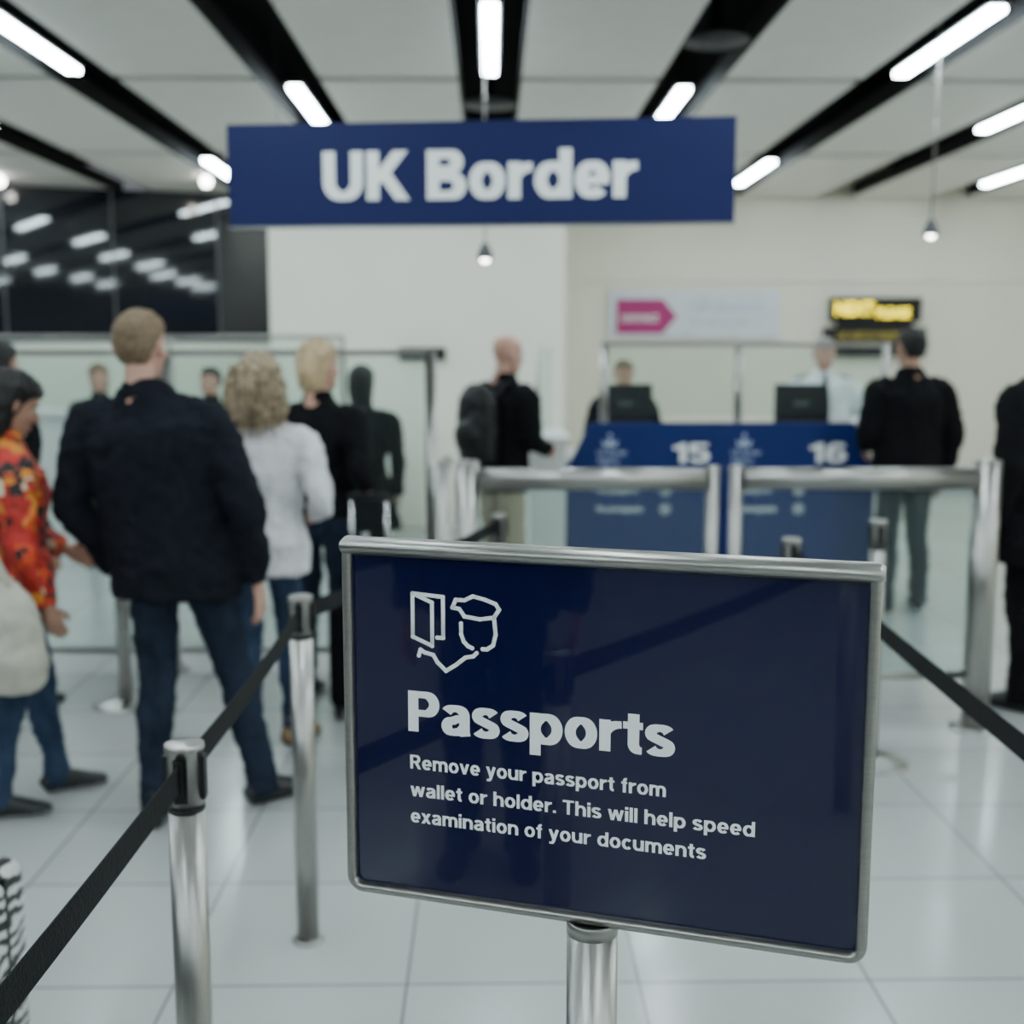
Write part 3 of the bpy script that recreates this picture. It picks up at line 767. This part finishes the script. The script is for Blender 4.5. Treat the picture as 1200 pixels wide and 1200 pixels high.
person('man_in_navy_jacket', -1.09, 4.1, -4, 1.755, M['f_navy'], M['f_jean'], M['sh_black'], M['skin'], 'short', M['h_sandy'], hem=.445, puff=1.20,
       lean=(-.075, .0), feet=((-.03, -.075, 6), (.15, .05, -42)), armL=((-.178, -.02, .63), (-.140, .045, .485)), armR=((.168, -.03, .625), (.158, .01, .475)), hyaw=-6)
person('woman_in_white_sweater', -.92, 4.8, -6, 1.60, M['f_white'], M['f_jean2'], M['sh_brown'], M['skin'], 'curly', M['h_curl'], female=True, hem=.455, puff=1.16,
       feet=((-.045, 0, 6), (.06, .02, -20)), armR=((.160, -.04, .640), (.115, .085, .60)), armL=((-.150, -.02, .635), (-.13, .10, .56)), hyaw=-8)
person('woman_in_dark_jacket', -.78, 5.45, -20, 1.665, M['f_black'], M['f_jean'], M['sh_black'], M['skin'], 'medium', M['h_blond'], female=True, hem=.50, puff=1.08,
       armR=((.160, -.075, .650), (.125, .035, .612)), curlR=1.15, hyaw=-20)
person('woman_in_black_coat', -.77, 7.2, -8, 1.53, M['f_black'], M['f_black'], M['sh_black'], M['skin2'], 'scarf', M['h_black'], female=True, hem=.36, flare=2.6, puff=1.08,
       armL=((-.15, -.03, .635), (-.10, .08, .62)), armR=((.145, -.03, .63), (.13, .04, .50)))
person('man_with_backpack', .06, 7.2, -48, 1.72, M['f_black'], M['f_beige'], M['sh_black'], M['skin'], 'none', M['h_grey'], hem=.46, puff=1.12,
       lean=(0, .03), armR=((.15, .0, .640), (.10, .125, .60)), armL=((-.150, .0, .64), (-.10, .12, .62)), hyaw=-10, tilt=6)
def cuff(Pt, H, ln):
    b = B('patch'); b.ell((.150*H, -.012*H, .70*H), (.012, .02, .03), M['redp'], n=10); Pt.append(b.obj())
person('man_at_counter', 2.58, 7.35, 6, 1.76, M['f_black'], M['f_grey'], M['sh_black'], M['skin2'], 'short', M['h_black'], hem=.44, puff=1.16,
       feet=((-.07, -.02, 12), (.075, .02, -14)), armL=((-.155, -.01, .635), (-.12, .08, .58)), armR=((.160, -.03, .63), (.155, .03, .485)), hyaw=5, extras=cuff)
person('child_in_red_patterned_jacket', -1.68, 4.15, -60, 1.56, M['f_red'], M['f_jean2'], M['sh_black'], M['skin2'], 'long', M['h_black'], female=True, hem=.445, puff=1.25,
       feet=((-.05, .09, 4), (.06, -.06, -10)), armR=((.150, .0, .63), (.13, .05, .49)), armL=((-.14, .03, .635), (-.08, .13, .58)), tilt=24, hyaw=6, sole=M['sole'])
person('traveller_in_black_hood', -2.20, 5.4, -40, 1.66, M['f_black'], M['f_black'], M['sh_black'], M['skin2'], 'scarf', M['h_black'])
person('distant_traveller', -2.09, 9.0, 150, 1.50, M['f_black'], M['f_grey'], M['sh_black'], M['skin'], 'short', M['h_black'], female=True)
person('distant_traveller', -2.95, 9.1, -170, 1.52, M['f_navy'], M['f_black'], M['sh_black'], M['skin'], 'medium', M['h_sandy'], female=True)
person('person_in_black_overcoat', 2.48, 5.25, 25, 1.80, M['f_black'], M['f_black'], M['sh_black'], M['skin'], 'short', M['h_sandy'], hem=.385, flare=1.4, puff=1.18)
# unseen travellers added behind the camera to be mirrored in the glossy sign
person('unseen_reflected_traveller', -1.35, -.35, -30, 1.75, M['f_navy'], M['f_jean'], M['sh_black'], M['skin'], 'short', M['h_sandy'], puff=1.12)
person('unseen_reflected_traveller', -2.6, -1.9, -20, 1.68, M['f_black'], M['f_grey'], M['sh_black'], M['skin2'], 'short', M['h_black'], puff=1.12)
def tie(Pt, H, ln):
    b = B('tie'); b.tube([(0, .069*H, .845*H), (0, .080*H, .80*H), (0, .090*H, .72*H), (0, .088*H, .60*H)], [(.012, .006), (.02, .006), (.034, .006), (.03, .005)], M['f_navy'], n=10, sub=2)
    for s in (-1, 1): b.box((s*.10*H, 0, .832*H), (.09, .05, .012), M['f_navy'], Matrix.Rotation(s*.35, 3, 'Y'))
    Pt.append(b.obj())
person('border_officer', 2.46, 8.85, 172, 1.72, M['f_shirt'], M['f_navy'], M['sh_black'], M['skin'], 'short', M['h_grey'], puff=1.06, extras=tie,
       armL=((-.165, .02, .65), (-.12, .14, .62)), armR=((.165, .02, .65), (.12, .14, .62)), tilt=12)
person('border_officer', .98, 8.85, 186, 1.56, M['f_navy'], M['f_navy'], M['sh_black'], M['skin'], 'short', M['h_sandy'], puff=1.04, extras=tie,
       armL=((-.165, .02, .65), (-.12, .14, .66)), armR=((.165, .02, .65), (.12, .14, .66)), tilt=10)

b = B('backpack')
b.tube([(0, 0, 0), (0, 0, .03), (0, .0, .2), (0, 0, .36), (0, .01, .43), (0, .02, .45)], [(.10, .06), (.14, .09), (.15, .10), (.14, .09), (.10, .065), (.04, .03)], M['plast'], n=24, sub=3)
b.ell((0, -.08, .15), (.11, .055, .11), M['plast'])
o = bake(b, .012, 3, [(.02, .06)])
b = B('straps')
for s in (-1, 1):
    b.tube([(s*.09, .07, .40), (s*.10, .14, .47), (s*.11, .25, .42), (s*.115, .29, .28), (s*.12, .22, .12), (s*.12, .09, .06)], [(.022, .006)]*6, M['f_grey'], n=10, sub=4)
o = join([o, b.obj()], 'backpack')
R = Matrix.Rotation(rad(-48), 3, 'Z'); off = R @ Vector((0, -.185, 0))
o.location = (.06+off.x, 7.2+off.y, .97); o.rotation_euler = (0, 0, rad(-48))

b = B('cream_shoulder_bag')
b.tube([(0, 0, 0), (0, 0, .02), (0, 0, .12), (0, 0, .27), (0, 0, .36), (0, 0, .38)], [(.16, .05), (.20, .08), (.23, .10), (.20, .08), (.15, .03), (.14, .015)], M['cream'], n=28, sub=3)
o = bake(b, .011, 3, [(.03, .09), (.014, .04)])
b = B('straps')
for yy in (-.02, .02): b.tube([(-.12, yy, .36), (-.09, yy, .52), (-.02, yy+.05, .70), (.04, yy, .52), (.11, yy, .36)], [(.010, .004)]*5, M['cream'], n=8, sub=5)
o = join([o, b.obj()], 'cream_shoulder_bag'); o.location = (-1.68, 3.84, .50); o.rotation_euler = (0, 0, rad(12))

def suitcase(name, x, y, rz, w, d, h, m, handle, trim):
    b = B('body'); z0 = .055
    b.box((0, 0, z0+h/2), (w, d, h), m)
    o = b.obj(bevel=.04)
    dg = bpy.context.evaluated_depsgraph_get(); dg.update(); me = bpy.data.meshes.new_from_object(o.evaluated_get(dg)); o.modifiers.clear(); o.data = me
    for p in me.polygons: p.use_smooth = True
    b = B('fit')
    b.box((0, -d/2-.004, z0+h*.33), (w*.78, .02, h*.42), m); b.box((0, -d/2-.004, z0+h*.76), (w*.78, .016, h*.24), m)
    b.box((0, 0, z0+h*.5), (w+.004, .012, h*.96), trim)
    for sx in (-1, 1):
        for sy in (-1, 1):
            b.cyl((sx*(w/2-.04)-.012, sy*(d/2-.04), .028), (sx*(w/2-.04)+.012, sy*(d/2-.04), .028), .028, M['rubber'], n=20)
            b.box((sx*(w/2-.04), sy*(d/2-.04), .052), (.035, .045, .03), M['plast'])
        b.cyl((sx*.078, d/2-.03, z0+h-.02), (sx*.078, d/2-.03, handle), .009, M['chrome'], n=14)
    b.tube([(-.095, d/2-.03, handle), (-.085, d/2-.03, handle+.006), (.085, d/2-.03, handle+.006), (.095, d/2-.03, handle)], [.012, .015, .015, .012], M['plast'], n=14)
    b.tube([(-.06, -.02, z0+h-.005), (-.045, -.02, z0+h+.025), (.045, -.02, z0+h+.025), (.06, -.02, z0+h-.005)], [(.012, .006)]*4, M['plast'], n=8, sub=3)
    o = join([o, b.obj()], name); o.location = (x, y, 0); o.rotation_euler = (0, 0, rz)
suitcase('black_rolling_suitcase', -.545, 5.22, 0, .34, .22, .50, M['f_black'], .975, M['plast'])
suitcase('zebra_print_suitcase', -1.21, 2.42, 0, .36, .24, .47, M['zebra'], .62, M['plast'])

# ------------------------------------------------------------------ world, camera
w = bpy.data.worlds.new('world'); scene.world = w; w.use_nodes = True
w.node_tree.nodes['Background'].inputs[0].default_value = (.6, .65, .7, 1); w.node_tree.nodes['Background'].inputs[1].default_value = .3
cam = bpy.data.cameras.new('camera'); co = bpy.data.objects.new('camera', cam); COL.objects.link(co)
cam.sensor_width = 24; cam.lens = 28; cam.clip_start = .05
co.location = (0, 0, 1.62); co.rotation_euler = (rad(90-7.65), 0, rad(-1.02))
cam.dof.use_dof = True; cam.dof.focus_distance = 1.42; cam.dof.aperture_fstop = 2.1
scene.camera = co
